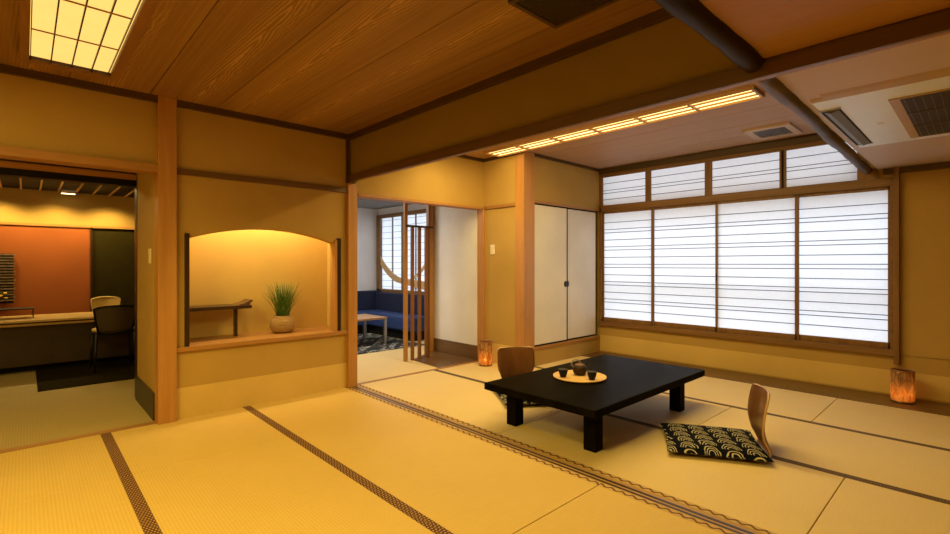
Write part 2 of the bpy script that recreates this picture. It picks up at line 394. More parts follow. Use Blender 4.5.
# --- window wall
ww = sroot('wall_window', 'plaster wall around the long paper window', 'wall')
MB().box(XW,XW+.10,-1.65,3.80,0,.385).box(XW,XW+.10,-1.65,.575,.38,ZT).box(XW,XW+.10,.575,.85,2.02,ZT).box(XW,XW+.10,.57,3.80,2.455,ZT).box(XW,XW+.10,3.69,3.83,.38,ZT).build('window_wall_face', WALL, ww)
MB().box(XW-.003,XW+.001,-1.6,3.70,.02,.235).build('waist_paper', WALLP, ww)
win = sroot('window_1', 'wide row of four sliding paper screens glowing with daylight', 'window')
MB().box(XW-.045,XW+.06,.575,3.70,.372,.430).box(XW-.03,XW+.06,.575,3.70,1.945,2.022).box(XW-.03,XW+.06,3.655,3.70,.42,2.0).box(XW-.035,XW+.06,.565,.612,.372,2.0).build('window_frame', ROSE, win, .003)
edges = [3.655,2.925,2.143,1.350,.612]
BZ = []
for k in range(6):
    z = 1.790-.2385*k
    BZ += [z] if z > .52 else []
    BZ += [q for q in (z-.094, z-.139) if q > .52]
for i in range(4):
    y1, y0 = edges[i], edges[i+1]
    if i: y1 += .018
    dx = (0,.022,0,.022)[i]
    X0 = XW-.012+dx
    p = MB().box(X0,X0+.02,y0-.016,y0+.020,.43,1.945).box(X0,X0+.02,y1-.022,y1,.43,1.945).box(X0,X0+.02,y0,y1,.43,.487).box(X0,X0+.02,y0,y1,1.915,1.945).build('screen_frame', ROSEZ, win, .002)
    box('screen_paper', SHOJI, (X0+.012,X0+.014,y0+.01,y1-.01,.45,1.93), p)
    mbk = MB()
    for z in BZ: mbk.box(X0+.004,X0+.012,y0+.015,y1-.015,z-.0035,z+.0035)
    mbk.build('lattice', DARKW, p)
    if i in (1,2):
        yy = y0+.004 if i == 1 else y1-.012
        MB().box(X0-.004,X0+.002,yy-.006,yy+.006,1.03,1.11).build('finger_pull', DARKW, p, .002)
win2 = sroot('window_2', 'row of four small paper transom screens above the sliding screens', 'window')
MB().box(XW-.02,XW+.06,.60,3.70,2.43,2.465).box(XW-.02,XW+.06,3.66,3.70,2.0,2.45).box(XW-.022,XW+.06,.78,.85,2.0,2.45).build('window_frame', ROSE, win2, .003)
te = [3.66,2.985,2.222,1.478,.85]
tp = [(3.66,3.02),(2.955,2.275),(2.205,1.505),(1.455,.85)]
for i,(y1,y0) in enumerate(tp):
    p = MB().box(XW-.01,XW+.012,y0-.036,y0+.006,2.02,2.44).box(XW-.01,XW+.012,y1-.006,min(3.69,y1+.036),2.02,2.44).box(XW-.01,XW+.012,y0,y1,2.02,2.032).box(XW-.01,XW+.012,y0,y1,2.42,2.44).build('screen_frame', ROSEZ, win2, .002)
    box('screen_paper', SHOJI, (XW+.004,XW+.006,y0-.02,y1+.02,2.025,2.43), p)
    mbk = MB()
    for z in (2.332,2.237,2.198,2.112): mbk.box(XW-.004,XW+.004,y0,y1,z-.003,z+.003)
    mbk.build('lattice', DARKW, p)
struct(box('trim_16', RAIL_Y, (XW-.03,XW+.02,.70,3.72,2.465,H2), bevel=.002), 'dark rail where the window wall meets the ceiling', 'trim')
struct(box('trim_17', ROSEZ, (XW-.06,XW+.01,.545,.585,.300,2.11), bevel=.003), 'dark upright board at the window end beside the lantern', 'post')
struct(box('trim_18', RAIL_Y, (XW-.05,XW+.02,-1.6,.66,2.055,2.105)), 'dark rail under the low ceiling', 'trim')
struct(box('trim_19', ROSEZ, (XW-.028,XW+.02,.70,.80,2.0,2.12)), 'short post end under the peeled log', 'post')

# --- closing walls behind the camera
wb = struct(MB().box(-1.75,-1.65,-1.7,9.1,0,ZT).box(-1.75,6.0,-1.75,-1.65,0,ZT).build('wall_back', WALL), 'ochre plaster walls behind the viewpoint', 'wall')

# --- ceilings
c1 = sroot('ceiling', 'board ceiling of the main room', 'ceiling')
mb = MB(); xe = [-1.65,-1.1665,-.7035,-.2405,.2225,.6855,1.1485,1.6115,2.0745,2.37]
for a,b_ in zip(xe,xe[1:]): mb.box(a+.0025,b_-.0025,.70,YL+.02,H1,H1+.02)
mb.build('ceiling_boards', PLANK, c1)
box('ceiling_backing', DARKVOID, (-1.65,2.37,.70,YL+.02,H1+.02,H1+.04), c1)
box('low_panel', PANELO, (-1.65,2.34,-1.65,.70,HL,HL+.03), c1)
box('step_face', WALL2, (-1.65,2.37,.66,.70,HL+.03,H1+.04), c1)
MB().box(-1.65,2.34,YL-.04,YL+.01,2.452,H1).build('ceiling_rail', RAIL_X, c1)
MB().box(2.325,2.37,.74,YL,2.452,H1).build('ceiling_rail', RAIL_Y, c1)
c2 = sroot('ceiling_window', 'pale board ceiling of the window-side room', 'ceiling')
mb = MB(); xs = [2.45+.42*i for i in range(9)]
for a,b_ in zip(xs,xs[1:]): mb.box(a+.0032,min(b_,XW+.05)-.0032,.70,YL+.02,H2,H2+.02)
mb.build('ceiling_boards', PLANK2, c2)
box('ceiling_backing', DARKVOID, (2.45,XW+.1,.70,YL+.02,H2+.02,H2+.04), c2)
box('low_panel', PANELW, (2.46,XW+.05,-1.65,.70,HL,HL+.03), c2)
box('step_face', WALL2, (2.46,XW+.05,.66,.70,HL+.03,H2+.04), c2)
MB().box(2.45,4.25,YL-.025,YL+.01,2.505,H2).box(4.2,XW,3.675,3.72,2.505,H2).build('ceiling_rail', RAIL_X, c2)
MB().box(4.205,4.24,3.7,YL,2.505,H2).build('ceiling_rail', RAIL_Y, c2)
struct(box('roof_slab', DARKVOID, (-1.9,6.02,-1.9,9.2,2.70,2.80)), 'roof above the ceilings', 'roof')

def log(name, x0, x1, y, z, r, mat_, label, dy=0):
    pts = []; rs = []; k = 40
    for i in range(k+1):
        t = i/k; x = x0+(x1-x0)*t
        pts.append((x, y+dy*t+.004*math.sin(x*5.1), z+.004*math.sin(x*3.7+1)))
        rs.append(r*(1+.05*math.sin(x*9.3)+.04*math.sin(x*23.1+2)))
    return struct(MB().tube(pts, rs, 18).build(name, mat_), label, 'log')
LOGM = wood('peeled_log', (.05,.036,.031), (.19,.145,.13), 'X', .5, 16, .2)
LOGM2 = wood('peeled_log_brown', (.012,.007,.004), (.035,.019,.011), 'X', .5, 10, .12)
log('beam_log', -1.6, 2.40, .705, 2.105, .043, LOGM2, 'dark round log edging the low ceiling, on the near side of the beam')
log('beam_log', 2.46, XW-.005, .716, 2.112, .037, LOGM, 'grey-brown round log edging the low ceiling, running to the window', .065)

# ------------------------------------------------------------------ hall (seen through the opening beside the pillar)
hw = sroot('wall_hall', 'walls of the hall seen past the wide cedar pillar', 'wall')
box('passage_side', WALL, (.742,.86,4.42,5.30,0,ZT), hw)
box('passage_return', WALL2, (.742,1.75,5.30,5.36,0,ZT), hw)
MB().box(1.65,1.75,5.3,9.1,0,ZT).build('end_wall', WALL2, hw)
box('upper_wall', WALL, (-1.65,1.75,9.0,9.1,1.76,ZT), hw)
box('red_panel', REDW, (-1.65,.70,8.97,9.1,0,1.76), hw)
box('green_panel', DARKG, (.72,1.75,8.98,9.1,0,1.76), hw)
MB().box(.70,.722,8.95,9.1,0,1.76).build('upright_strip', DARKW, hw)
MB().box(-1.65,1.75,8.955,9.1,1.75,1.785).build('picture_rail', CEDAR_X, hw)
struct(box('trim_20', DARKW, (.738,.772,5.25,5.37,0,2.3)), 'black post at the end of the hall passage', 'post')
struct(box('baseboard_hall', plain('dark_baseboard',(.035,.028,.012),.4), (.728,.745,4.44,5.26,0,.212)), 'dark baseboard in the hall passage', 'baseboard')
hl = sroot('beam_hall', 'layered lintel across the hall passage', 'lintel')
box('black_board', BLACK, (-1.65,.75,5.28,5.40,1.925,1.98), hl)
box('tan_board', CEDAR_X, (-1.65,.75,5.27,5.41,1.98,2.03), hl)
box('dark_line', DARKW, (-1.65,.75,5.28,5.40,2.03,2.05), hl)
box('plaster', WALL, (-1.65,.76,5.29,5.39,2.05,ZT), hl)
struct(box('ceiling_passage', CEDAR_X, (-1.65,.86,4.40,5.30,2.40,2.44)), 'ceiling of the hall passage', 'ceiling')
ch = sroot('ceiling_hall', 'dark louvred hall ceiling with pale battens', 'ceiling')
box('ceiling_backing', DARKVOID, (-1.65,1.75,5.39,9.0,2.29,2.31), ch)
mb = MB()
for i in range(46): mb.box(-1.65,1.7,5.42+.078*i,5.42+.078*i+.022,2.245,2.285)
mb.build('louvre', plain('louvre_dark',(.035,.025,.025),.5), ch)
mb = MB()
for i in range(-8,9): mb.box(-.037+.19*i-.010,-.037+.19*i+.010,5.42,8.98,2.232,2.25)
mb.build('batten', wood('pale_batten',(.60,.40,.20),(.72,.50,.26),'Y'), ch)
t = thing('ceiling_light', 'small rectangular light in the dark hall ceiling', 'ceiling light', (.445,8.80,2.205))
box('diffuser', emit('hall_light_glow',(1,.78,.38),3.0), (-.075,.075,-.06,.06,0,.006), t)
MB().box(-.085,.085,-.07,-.06,0,.03).box(-.085,.085,.06,.07,0,.03).box(-.085,-.075,-.07,.07,0,.03).box(.075,.085,-.07,.07,0,.03).build('frame', CEDAR_X, t)

# counter
ct = thing('counter', 'long low wooden counter in front of the red wall', 'counter', (0,7.3,0))
COUNT = wood('counter_wood', (.52,.33,.12), (.66,.45,.19), 'X', .35)
box('counter_top', COUNT, (-1.6,1.5,-.10,.66,.578,.602), ct, .003)
box('under_board', COUNT, (-1.6,1.5,-.06,.60,.535,.562), ct, .003)
box('front_panel', plain('counter_dark',(.05,.028,.013),.45), (-1.55,1.45,.05,.09,.08,.535), ct)
MB().box(-1.55,1.45,.18,.60,0,.08).build('plinth', BLACK, ct)
MB().box(-1.55,1.45,.09,.60,.48,.578).build('apron', plain('counter_dark2',(.03,.018,.01),.5), ct)
# low black stand on counter
t = thing('tray_stand', 'low black stand with thin legs on the counter', 'stand', (0,7.62,.602))
MB().box(-.75,.075,-.12,.12,.100,.112).build('stand_top', BLACK, t)
for x in (-.74,.066):
    for y in (-.115,.105): box('leg', BLACK, (x,x+.009,y,y+.01,0,.1), t)
# hanging woven panel with flowers
t = thing('wall_basket', 'dark slatted hanging wall basket holding yellow flowers on the red wall', 'wall decoration', (-.30,8.95,.70))
mb = MB()
for i in range(17): mb.box(-.20,.20+.012*math.sin(i*2.1),-.05+.006*(i%2),-.015,.03+i*.038,.03+i*.038+.018)
mb.build('slats', plain('basket_slats',(.22,.15,.10),.5,.4,20), t)
box('backing', BLACK, (-.19,.19,-.02,.0,0,.66), t)
mb = MB()
for i in range(16):
    a = random.uniform(-.17,.18); z = random.uniform(.05,.17); y = random.uniform(-.10,-.06)
    mb.lathe([(0,-.012),(.018,-.005),(.022,.004),(.012,.012),(0,.013)],10,(a,y,z))
mb.build('flowers', plain('yellow_petals',(.75,.52,.05),.6), t)
mb = MB()
for i in range(14):
    a = random.uniform(-.15,.17); mb.tube([(a,-.03,.02),(a+random.uniform(-.03,.03),-.06,.08),(a+random.uniform(-.05,.05),-.08,.14)],[.004,.003,.001],5)
mb.build('leaves', plain('dark_leaves',(.05,.07,.015),.6), t)
# rug
RUGH = plain('hall_rug_weave', (.024,.018,.005), .95, .35, 60, bmp=.5, spec=.03)
t = box('rug', RUGH, (.09,1.55,6.20,7.46,0,.008)); tag(t, 'dark woven rug in front of the hall counter', 'rug')

def hall_chair(name, label, loc, rz, wv, light):
    t = thing(name, label, 'chair', loc, rz, 'rattan chairs at the hall counter')
    # back faces -y, sitter looks +y
    fr = BLACK if not light else wv
    for sx in (-1,1):
        for y, zt in ((-.20,.42),(.20,.42)):
            MB().tube([(sx*.195,y*1.12,0),(sx*.175,y,zt)],[.012,.016],10).build('leg', BLACKM if not light else wv, t)
    MB().lathe([(0,.0),(.205,.0),(.215,.012),(.205,.025),(0,.025)],32,(0,0,.405)).build('seat_frame', fr, t)
    MB().lathe([(0,.0),(.19,.0),(.205,.015),(.20,.035),(.15,.047),(0,.05)],32,(0,0,.43)).build('seat_cushion', plain('seat_pad',(.62,.44,.15),.8), t)
    # curved woven back
    mb = MB(); nu, nv = 22, 14
    vs = []; fs = []
    for j in range(nv+1):
        v = j/nv
        for i in range(nu+1):
            u = i/nu*2-1
            hw_ = (.150+.045*math.sin(min(1,v*1.25)*PI/2))
            top = .735-.030*(abs(u)**3)
            z = .44+(top-.44)*v
            vs.append((hw_*u, -.215-.045*v+.06*u*u, z))
    for j in range(nv):
        for i in range(nu):
            a = j*(nu+1)+i; fs.append((a,a+1,a+nu+2,a+nu+1))
    mb.add(vs,fs,True); mb.build('backrest', wv, t, solid=.010)
    pts = []
    for i in range(25):
        u = i/24*2-1; pts.append((.195*u, -.260+.06*u*u, .735-.030*(abs(u)**3)))
    pts = [(-.15,-.155,.42),(-.185,-.19,.60)]+pts+[(.185,-.19,.60),(.15,-.155,.42)]
    MB().tube(pts,.012,8).build('back_frame', fr, t)
    return t
def rattan(name, c, d_):
    m, nt, b = new_mat(name)
    v = objco(nt, (90,1,120)); ck = N(nt,'ShaderNodeTexChecker'); ck.inputs['Scale'].default_value = 1
    nt.links.new(v, ck.inputs[0]); ck.inputs[1].default_value = (*c,1); ck.inputs[2].default_value = (*d_,1)
    nt.links.new(ck.outputs[0], b.inputs['Base Color']); b.inputs['Roughness'].default_value = .55
    return m
hall_chair('hall_chair', 'dark rattan chair with a yellow seat pad, back turned, in front of the counter', (.76,7.02,.0095), 0, rattan('rattan_dark',(.10,.062,.022),(.035,.021,.009)), False)
hall_chair('hall_chair', 'light rattan chair, only its back top showing beyond the counter', (.845,8.42,0), PI, rattan('rattan_light',(.62,.44,.16),(.36,.23,.07)), True)
bpy.data.objects['hall_chair.001'].scale = (.84,1,1.015)

def switch(loc, axis, label):
    t = thing('light_switch', label, 'light switch', loc, 0, 'wall switches')
    box('cover_plate', IVORY, (-.010,0,-.036,.036,-.060,.060), t, .003)
    box('rocker', plain('rocker_cream',(.70,.60,.40),.4,.03), (-.014,-.009,-.014,.014,-.036,.036), t, .002)
switch((.742,4.62,1.285),'x','ivory light switch on the hall passage wall')
switch((4.2245,4.18,1.40),'x','ivory light switch on the narrow wall beside the closet pillar')

# ------------------------------------------------------------------ lounge beyond the lattice
wl = sroot('wall_lounge', 'white walls of the lounge seen past the lattice', 'wall')
box('white_side', WHITE, (4.19,4.26,4.43,5.33,.184,ZT), wl)
box('wainscot', FLOORW, (4.18,4.26,4.43,5.33,0,.186), wl)
MB().box(2.25,5.05,8.0,8.1,0,ZT).box(2.405,2.435,4.45,8.1,0,ZT).box(4.16,5.05,5.36,5.44,0,ZT).box(4.94,5.04,5.4,8.1,0,.70).box(4.94,5.04,5.4,8.1,2.14,ZT).box(4.94,5.04,7.96,8.1,.6,2.2).box(4.94,5.04,5.4,6.40,.6,2.2).build('white_walls', WHITE, wl)
struct(box('ceiling_lounge', plain('lounge_ceiling',(.22,.21,.20),.8), (2.2,5.05,4.40,8.1,2.27,2.30)), 'grey lounge ceiling', 'ceiling')
struct(MB().prism([(3.545,4.41),(4.18,4.41),(4.18,5.33),(3.60,5.00)],'z',0,.004).build('floor_step', FLOORW), 'dark boards beside the white lounge wall', 'floor')
struct(box('trim_21', CEDAR_Z, (4.10,4.17,5.29,5.36,0,2.27)), 'pale door jamb beside the lattice screen', 'post')
w3 = sroot('window_3', 'lounge window with a gridded paper screen and a curved wooden band', 'window')
MB().box(4.90,4.99,6.38,7.98,.685,.755).box(4.90,4.99,6.38,7.98,2.085,2.15).box(4.90,4.99,7.86,7.98,.7,2.1).box(4.90,4.99,6.36,6.42,.7,2.1).box(4.905,4.97,7.10,7.16,.7,2.1).build('window_frame', wood('lounge_frame',(.16,.085,.03),(.24,.13,.05),'Y'), w3, .002)
box('screen_paper', SHOJI, (4.952,4.955,6.40,7.90,.74,2.10), w3)
mb = MB()
for k in range(12): mb.box(4.940,4.948,6.41,7.87,.80+k*.112,.80+k*.112+.006)
for y in (7.49,6.77): mb.box(4.938,4.950,y-.018,y+.018,.75,2.09)
mb.build('lattice', plain('grey_lattice',(.22,.20,.19),.6), w3)
cur = []
for i in range(25):
    t_ = i/24; y = 7.86-t_*1.45
    zt = .965+(1.30*(.55-t_)**2 if t_ < .55 else -.10*(t_-.55)); cur.append((y,zt))
MB().prism([(y,z) for y,z in cur]+[(y,z-.10-.05*abs(2*i/24-1)) for i,(y,z) in reversed(list(enumerate(cur)))],'x',4.915,4.937).prism([(6.95,.95),(6.75,1.03),(6.60,1.13),(6.42,1.28),(6.42,1.20),(6.60,1.07),(6.75,.985),(6.90,.93)],'x',4.917,4.935).build('curved_band', wood('pale_band',(.55,.33,.13),(.66,.43,.19),'Y'), w3)
# lattice screen
t = thing('lattice_screen', 'open wooden lattice screen of upright bars in the lounge doorway', 'screen', (3.485,4.99,0))
LATW = wood('lattice_wood', (.16,.065,.022), (.25,.105,.036), 'Z')
box('post', CEDAR_Z, (-.022,.022,-.02,.02,0,2.27), t, .002)
box('top_rail', DARKWX, (-.005,.425,-.02,.02,1.688,1.715), t, .002)
for x in (.105,.215,.325): box('bar', LATW, (x-.018,x+.018,-.018,.018,0,1.69), t, .002)
box('bar', LATW, (.352,.375,-.018,.018,0,2.27), t, .002)
# sofa
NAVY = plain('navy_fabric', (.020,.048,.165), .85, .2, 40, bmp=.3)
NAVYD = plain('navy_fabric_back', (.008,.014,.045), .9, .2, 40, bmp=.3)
t = thing('corner_sofa', 'navy blue corner sofa under the lounge window', 'sofa', (4.3,7.3,0))
box('base', BLACK, (-1.80,.61,.20,.66,0,.15), t)
box('base', BLACK, (.16,.62,-1.1,.2,0,.14), t)
box('seat', NAVY, (-1.82,.61,.12,.50,.15,.38), t, .03)
box('seat', NAVY, (.10,.46,-1.15,.13,.15,.38), t, .03)
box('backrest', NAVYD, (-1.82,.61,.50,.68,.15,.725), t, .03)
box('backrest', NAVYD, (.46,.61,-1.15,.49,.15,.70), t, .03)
# coffee table
t = thing('coffee_table', 'low wooden-topped coffee table with steel legs in front of the navy sofa', 'table', (3.55,6.60,.008))
box('tabletop', wood('coffee_top',(.36,.20,.10),(.50,.30,.16),'X',.4), (-.55,.50,-.33,.33,.375,.405), t, .004)
for x in (-.5,.47):
    for y in (-.30,.30): box('leg', STEEL, (x-.022,x+.022,y-.022,y+.022,0,.375), t, .003)
# lounge rug
m, nt, b = new_mat('leaf_pattern_rug')
v = objco(nt); vo = N(nt,'ShaderNodeTexVoronoi'); vo.feature = 'DISTANCE_TO_EDGE'; vo.inputs['Scale'].default_value = 5.5
n1 = noise(nt, v, 5, 3); vm = N(nt,'ShaderNodeVectorMath'); vm.operation='ADD'
cbx = N(nt,'ShaderNodeCombineXYZ'); nt.links.new(n1, cbx.inputs[0]); nt.links.new(n1, cbx.inputs[1])
nt.links.new(v, vm.inputs[0]); nt.links.new(cbx.outputs[0], vm.inputs[1]); nt.links.new(vm.outputs[0], vo.inputs['Vector'])
nt.links.new(ramp(nt, vo.outputs[0], [(.0,(.012,.013,.014)),(.16,(.012,.013,.014)),(.20,(.42,.40,.32)),(.30,(.42,.40,.32)),(.34,(.012,.013,.014))]), b.inputs['Base Color'])
b.inputs['Roughness'].default_value = .95
t = box('rug', m, (2.5,4.42,5.80,7.45,0,.008)); tag(t, 'black and cream patterned rug under the coffee table', 'rug')

# ------------------------------------------------------------------ lamps of the rooms
LAMPE = emit('lamp_paper_glow', (1,.60,.15), .95)
t = thing('ceiling_lamp', 'square-gridded glowing ceiling lamp in a wooden frame above the hall opening', 'ceiling lamp', (.215,3.0,H1-.055))
ring(MB(),-.235,.245,-1.0,1.0,.04,.05,.055,.055,0,.055).build('lamp_frame', wood('lamp_frame_wood',(.20,.09,.028),(.28,.13,.042),'Y'), t, .002)
box('diffuser', LAMPE, (-.195,.195,-.945,.945,.034,.040), t)
mb = MB()
for x in (-.0975,0,.0975): mb.box(x-.003,x+.003,-.945,.945,.012,.026)
mb.box(-.192,-.188,-.945,.945,.012,.026).box(.180,.184,-.945,.945,.012,.026).box(-.195,.195,.925,.930,.012,.026)
mb.build('grid_bars', DARKW, t)
for y in (.43,-.05,-.53): box('cross_bar', CEDAR_X, (-.188,.180,y-.008,y+.008,.010,.0125), t)

STRE = emit('strip_glow', (1,.66,.22), 2.8)
t = thing('strip_light', 'long narrow glowing ceiling light strip with wooden grid beyond the beam', 'ceiling light', (4.05,2.605,H2-.03))
ring(MB(),-.13,.13,-1.43,1.43,.012,.012,.02,.02,0,.03).build('lamp_frame', CEDAR_Y, t)
box('diffuser', STRE, (-.118,.118,-1.41,1.41,.018,.024), t)
mb = MB()
for x in (-.045,.045): mb.box(x-.005,x+.005,-1.41,1.41,.004,.018)
for k in range(1,6): mb.box(-.118,.118,-1.41+.47*k-.008,-1.41+.47*k+.008,.002,.018)
mb.build('grid_bars', CEDAR_Y, t)

# vents
t = thing('ceiling_vent', 'dark slatted vent in the grained board ceiling beside the log', 'vent', (1.885,1.27,H1-.022))
ring(MB(),-.185,.185,-.31,.31,.025,.025,.025,.025,0,.022).build('vent_frame', RAIL_Y, t)
mb = MB()
for k in range(26): mb.box(-.16+.0123*k,-.16+.0123*k+.005,-.285,.285,.004,.018)
mb.build('slats', plain('vent_dark',(.055,.032,.016),.5), t)
box('backing', DARKVOID, (-.16,.16,-.285,.285,.018,.0215), t)
t = thing('ceiling_vent', 'small framed vent in the pale ceiling above the transom screens', 'vent', (5.40,1.45,H2-.02))
ring(MB(),-.235,.235,-.20,.20,.075,.075,.06,.06,0,.02).build('vent_frame', plain('vent_beige',(.50,.34,.20),.5), t)
mb = MB()
for k in range(13): mb.box(-.16,.16,-.14+.0225*k-.004,-.14+.0225*k+.004,.003,.016)
mb.build('slats', plain('vent_grey',(.20,.17,.15),.5), t)
box('backing', DARKVOID, (-.16,.16,-.14,.14,.016,.0195), t)

# air conditioner
t = thing('air_conditioner', 'white cassette air conditioner set in the low ceiling beside the log', 'air conditioner', (3.80,0,HL+.022))
a0, a1 = -.80, .80      # local x of the panel
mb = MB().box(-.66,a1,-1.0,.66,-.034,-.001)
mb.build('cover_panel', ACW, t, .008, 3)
prof = [(-.81,0),(-.80,-.010),(-.77,-.020),(-.72,-.029),(-.665,-.034),(-.655,-.034),(-.655,0)]
mb = MB().prism(prof,'y',-1.0,.60)
mb.prism([(-.74,0),(-.72,-.015),(-.69,-.027),(-.655,-.033),(-.655,0)],'y',.60,.655)
mb.build('bevel_edge', ACC, t)
MB().box(-.46,.66,.565,.655,-.037,-.030).build('louver_recess', DARKVOID, t)
lv = MB(); lv.prism([(.572,-.040),(.612,-.052),(.640,-.040),(.612,-.036)],'x',-.44,.64); lv.build('louver', ACD, t)
MB().box(-.46,.66,.655,.663,-.040,-.030).box(-.47,-.46,.56,.663,-.040,-.03).box(.66,.67,.56,.663,-.04,-.03).build('louver_frame', plain('grey_frame',(.45,.45,.45),.5), t)
MB().box(-.44,.68,-.42,.36,-.040,-.030).build('grille_frame', ACC, t)
box('grille_void', DARKVOID, (-.42,.66,-.40,.315,-.0415,-.039), t)
mb = MB()
for k in range(54): mb.box(-.42+.020*k,-.42+.020*k+.006,-.40,.315,-.0425,-.0405)
for y in (-.20,.0,.16): pass
for x in (-.08,.28): mb.box(x-.006,x+.006,-.40,.315,-.048,-.041)
for k in range(20): mb.box(-.42,.66,.30-.035*k-.0015,.30-.035*k+.0015,-.044,-.041)
mb.build('grille', plain('grille_dark',(.10,.075,.045),.5), t)
MB().box(.06,.12,.435,.47,-.0355,-.033).build('maker_plate', plain('plate_grey',(.62,.61,.60),.4), t)

# ------------------------------------------------------------------ alcove contents
t = thing('alcove_shelf', 'dark wooden shelf with one leg and a curled end, standing in the arched alcove', 'shelf', (1.2,4.65,.568))
box('shelf_board', DARKWX, (-.27,.296,-.115,.145,.255,.285), t, .002)
box('leg', DARKW, (.178,.203,-.02,.02,0,.255), t, .002)
curl = [(.175,.285),(.21,.291),(.25,.301),(.28,.316),(.298,.328),(.312,.330),(.320,.322),(.318,.313),(.308,.307),(.298,.300),(.294,.285)]
MB().prism(curl,'y',-.07,.10).build('curled_end', wood('curl_wood',(.09,.045,.02),(.17,.09,.04),'Y',.35), t, .002)
GX, GY = 1.80, 4.61
t = thing('potted_plant', 'tall green grass in a round tan woven pot on the alcove sill', 'plant', (GX,GY,.568))
m, nt, b = new_mat('tan_woven_pot')
v = objco(nt, (6,6,70)); n1 = noise(nt, v, 2.2, 4); nt.links.new(ramp(nt, n1, [(.3,(.26,.15,.055)),(.7,(.46,.30,.13))]), b.inputs['Base Color'])
b.inputs['Roughness'].default_value = .8; bump(nt, b, n1, .6, .006)
MB().lathe([(0,0),(.075,0),(.10,.018),(.115,.055),(.114,.095),(.10,.130),(.083,.150),(.080,.163),(.070,.163),(.068,.145),(0,.140)],36).build('pot', m, t)
m, nt, b = new_mat('grass_blade')
v = objco(nt); n1 = noise(nt, v, 25, 2); nt.links.new(ramp(nt, n1, [(.3,(.030,.075,.010)),(.55,(.075,.17,.022)),(.75,(.22,.30,.05))]), b.inputs['Base Color'])
b.inputs['Roughness'].default_value = .5
mb = MB()
for i in range(190):
    a = random.uniform(0,2*PI); r0 = .055*math.sqrt(random.random())
    lean = random.uniform(.02,.13)*(1 if random.random()<.85 else 1.55); L = random.uniform(.22,.36)
    if lean > .13: L *= .92
    bx, by = r0*math.cos(a), r0*math.sin(a); a2 = a+random.uniform(-.5,.5)
    wv = random.uniform(.0022,.004); px, py = -math.sin(a2), math.cos(a2)
    vs = []; fs = []
    for j in range(6):
        t_ = j/5; d_ = lean*(t_**1.5); ww_ = wv*(1-t_**2)+.0003
        x = bx+d_*math.cos(a2); y = min(.14, by+d_*math.sin(a2)); z = .135+L*t_*(1-.1*lean*t_)
        vs += [(x-px*ww_,y-py*ww_,z),(x+px*ww_,y+py*ww_,z)]
    for j in range(5): fs.append((2*j,2*j+1,2*j+3,2*j+2))
    mb.add(vs,fs,True)
mb.build('grass_leaves', m, t, solid=.0008)

# ------------------------------------------------------------------ low table and what stands on it
t = thing('low_table', 'low black lacquered table on four square legs', 'table', (3.37,2.118,0))
box('tabletop', LACQ, (-.835,.835,-.485,.485,.272,.325), t, .006)
for x in (-.64,.61):
    for y in (-.345,.345): box('leg', LACQ, (x-.046,x+.046,y-.046,y+.046,0,.272), t, .004)
MB().box(-.60,.57,-.37,-.345,.23,.272).box(-.60,.57,.345,.37,.23,.272).box(-.655,-.63,-.30,.30,.23,.272).box(.60,.625,-.30,.30,.23,.272).build('apron_frame', LACQ, t)
TZ = .325
t = thing('round_tray', 'round golden wooden tray on the low black table', 'tray', (3.19,2.196,TZ))
TRAYW = wood('tray_wood', (.66,.40,.13), (.80,.53,.20), 'X', .4, 8)
MB().lathe([(0,0),(.185,0),(.203,.008),(.207,.016),(.203,.017),(.192,.010),(.18,.007),(0,.007)],48).build('tray_body', TRAYW, t)
CLAY = plain('dark_clay', (.034,.018,.010), .5, .25, 20, spec=.2)
GLAZ = plain('black_glaze', (.008,.008,.008), .4, .2, 20, spec=.15)
t = thing('teapot', 'small dark clay teapot at the back of the round tray', 'teapot', (3.25,2.235,TZ+.008))
MB().lathe([(0,0),(.036,0),(.047,.010),(.056,.032),(.058,.052),(.052,.068),(.042,.076),(.040,.078),(0,.078)],32).build('body', CLAY, t)
MB().lathe([(0,.078),(.040,.078),(.038,.083),(.020,.090),(.007,.092),(.006,.097),(.010,.102),(.008,.107),(0,.108)],28).build('lid', plain('copper_brown',(.20,.09,.045),.4,.2,20), t)
MB().tube([(.048,-.028,.045),(.066,-.039,.058),(.082,-.048,.080)],[.013,.009,.007],12).build('spout', GLAZ, t)
MB().tube([(-.045,.024,.062),(-.062,.036,.085),(-.058,.033,.112),(-.035,.02,.122),(-.012,.006,.118)],[.006,.006,.006,.006,.005],10).build('handle', plain('pale_metal',(.42,.36,.28),.35,.1,20,.6), t)
def cup(label, loc):
    t = thing('tea_cup', label, 'cup', loc, 0, 'cups on the round tray')
    MB().lathe([(0,0),(.022,0),(.023,.005),(.030,.022),(.036,.045),(.038,.060),(.0355,.060),(.033,.045),(.026,.020),(.015,.010),(0,.009)],28).build('bowl', GLAZ, t)
    MB().lathe([(.0375,.0575),(.0388,.0605),(.0370,.0620),(.0352,.0605)],28).build('rim', plain('worn_rim',(.03,.026,.022),.4, spec=.2), t)
cup('black tea cup on the round tray, on the handle side of the teapot', (3.092,2.282,TZ+.008))
cup('black tea cup on the round tray, on the spout side of the teapot', (3.185,2.080,TZ+.008))

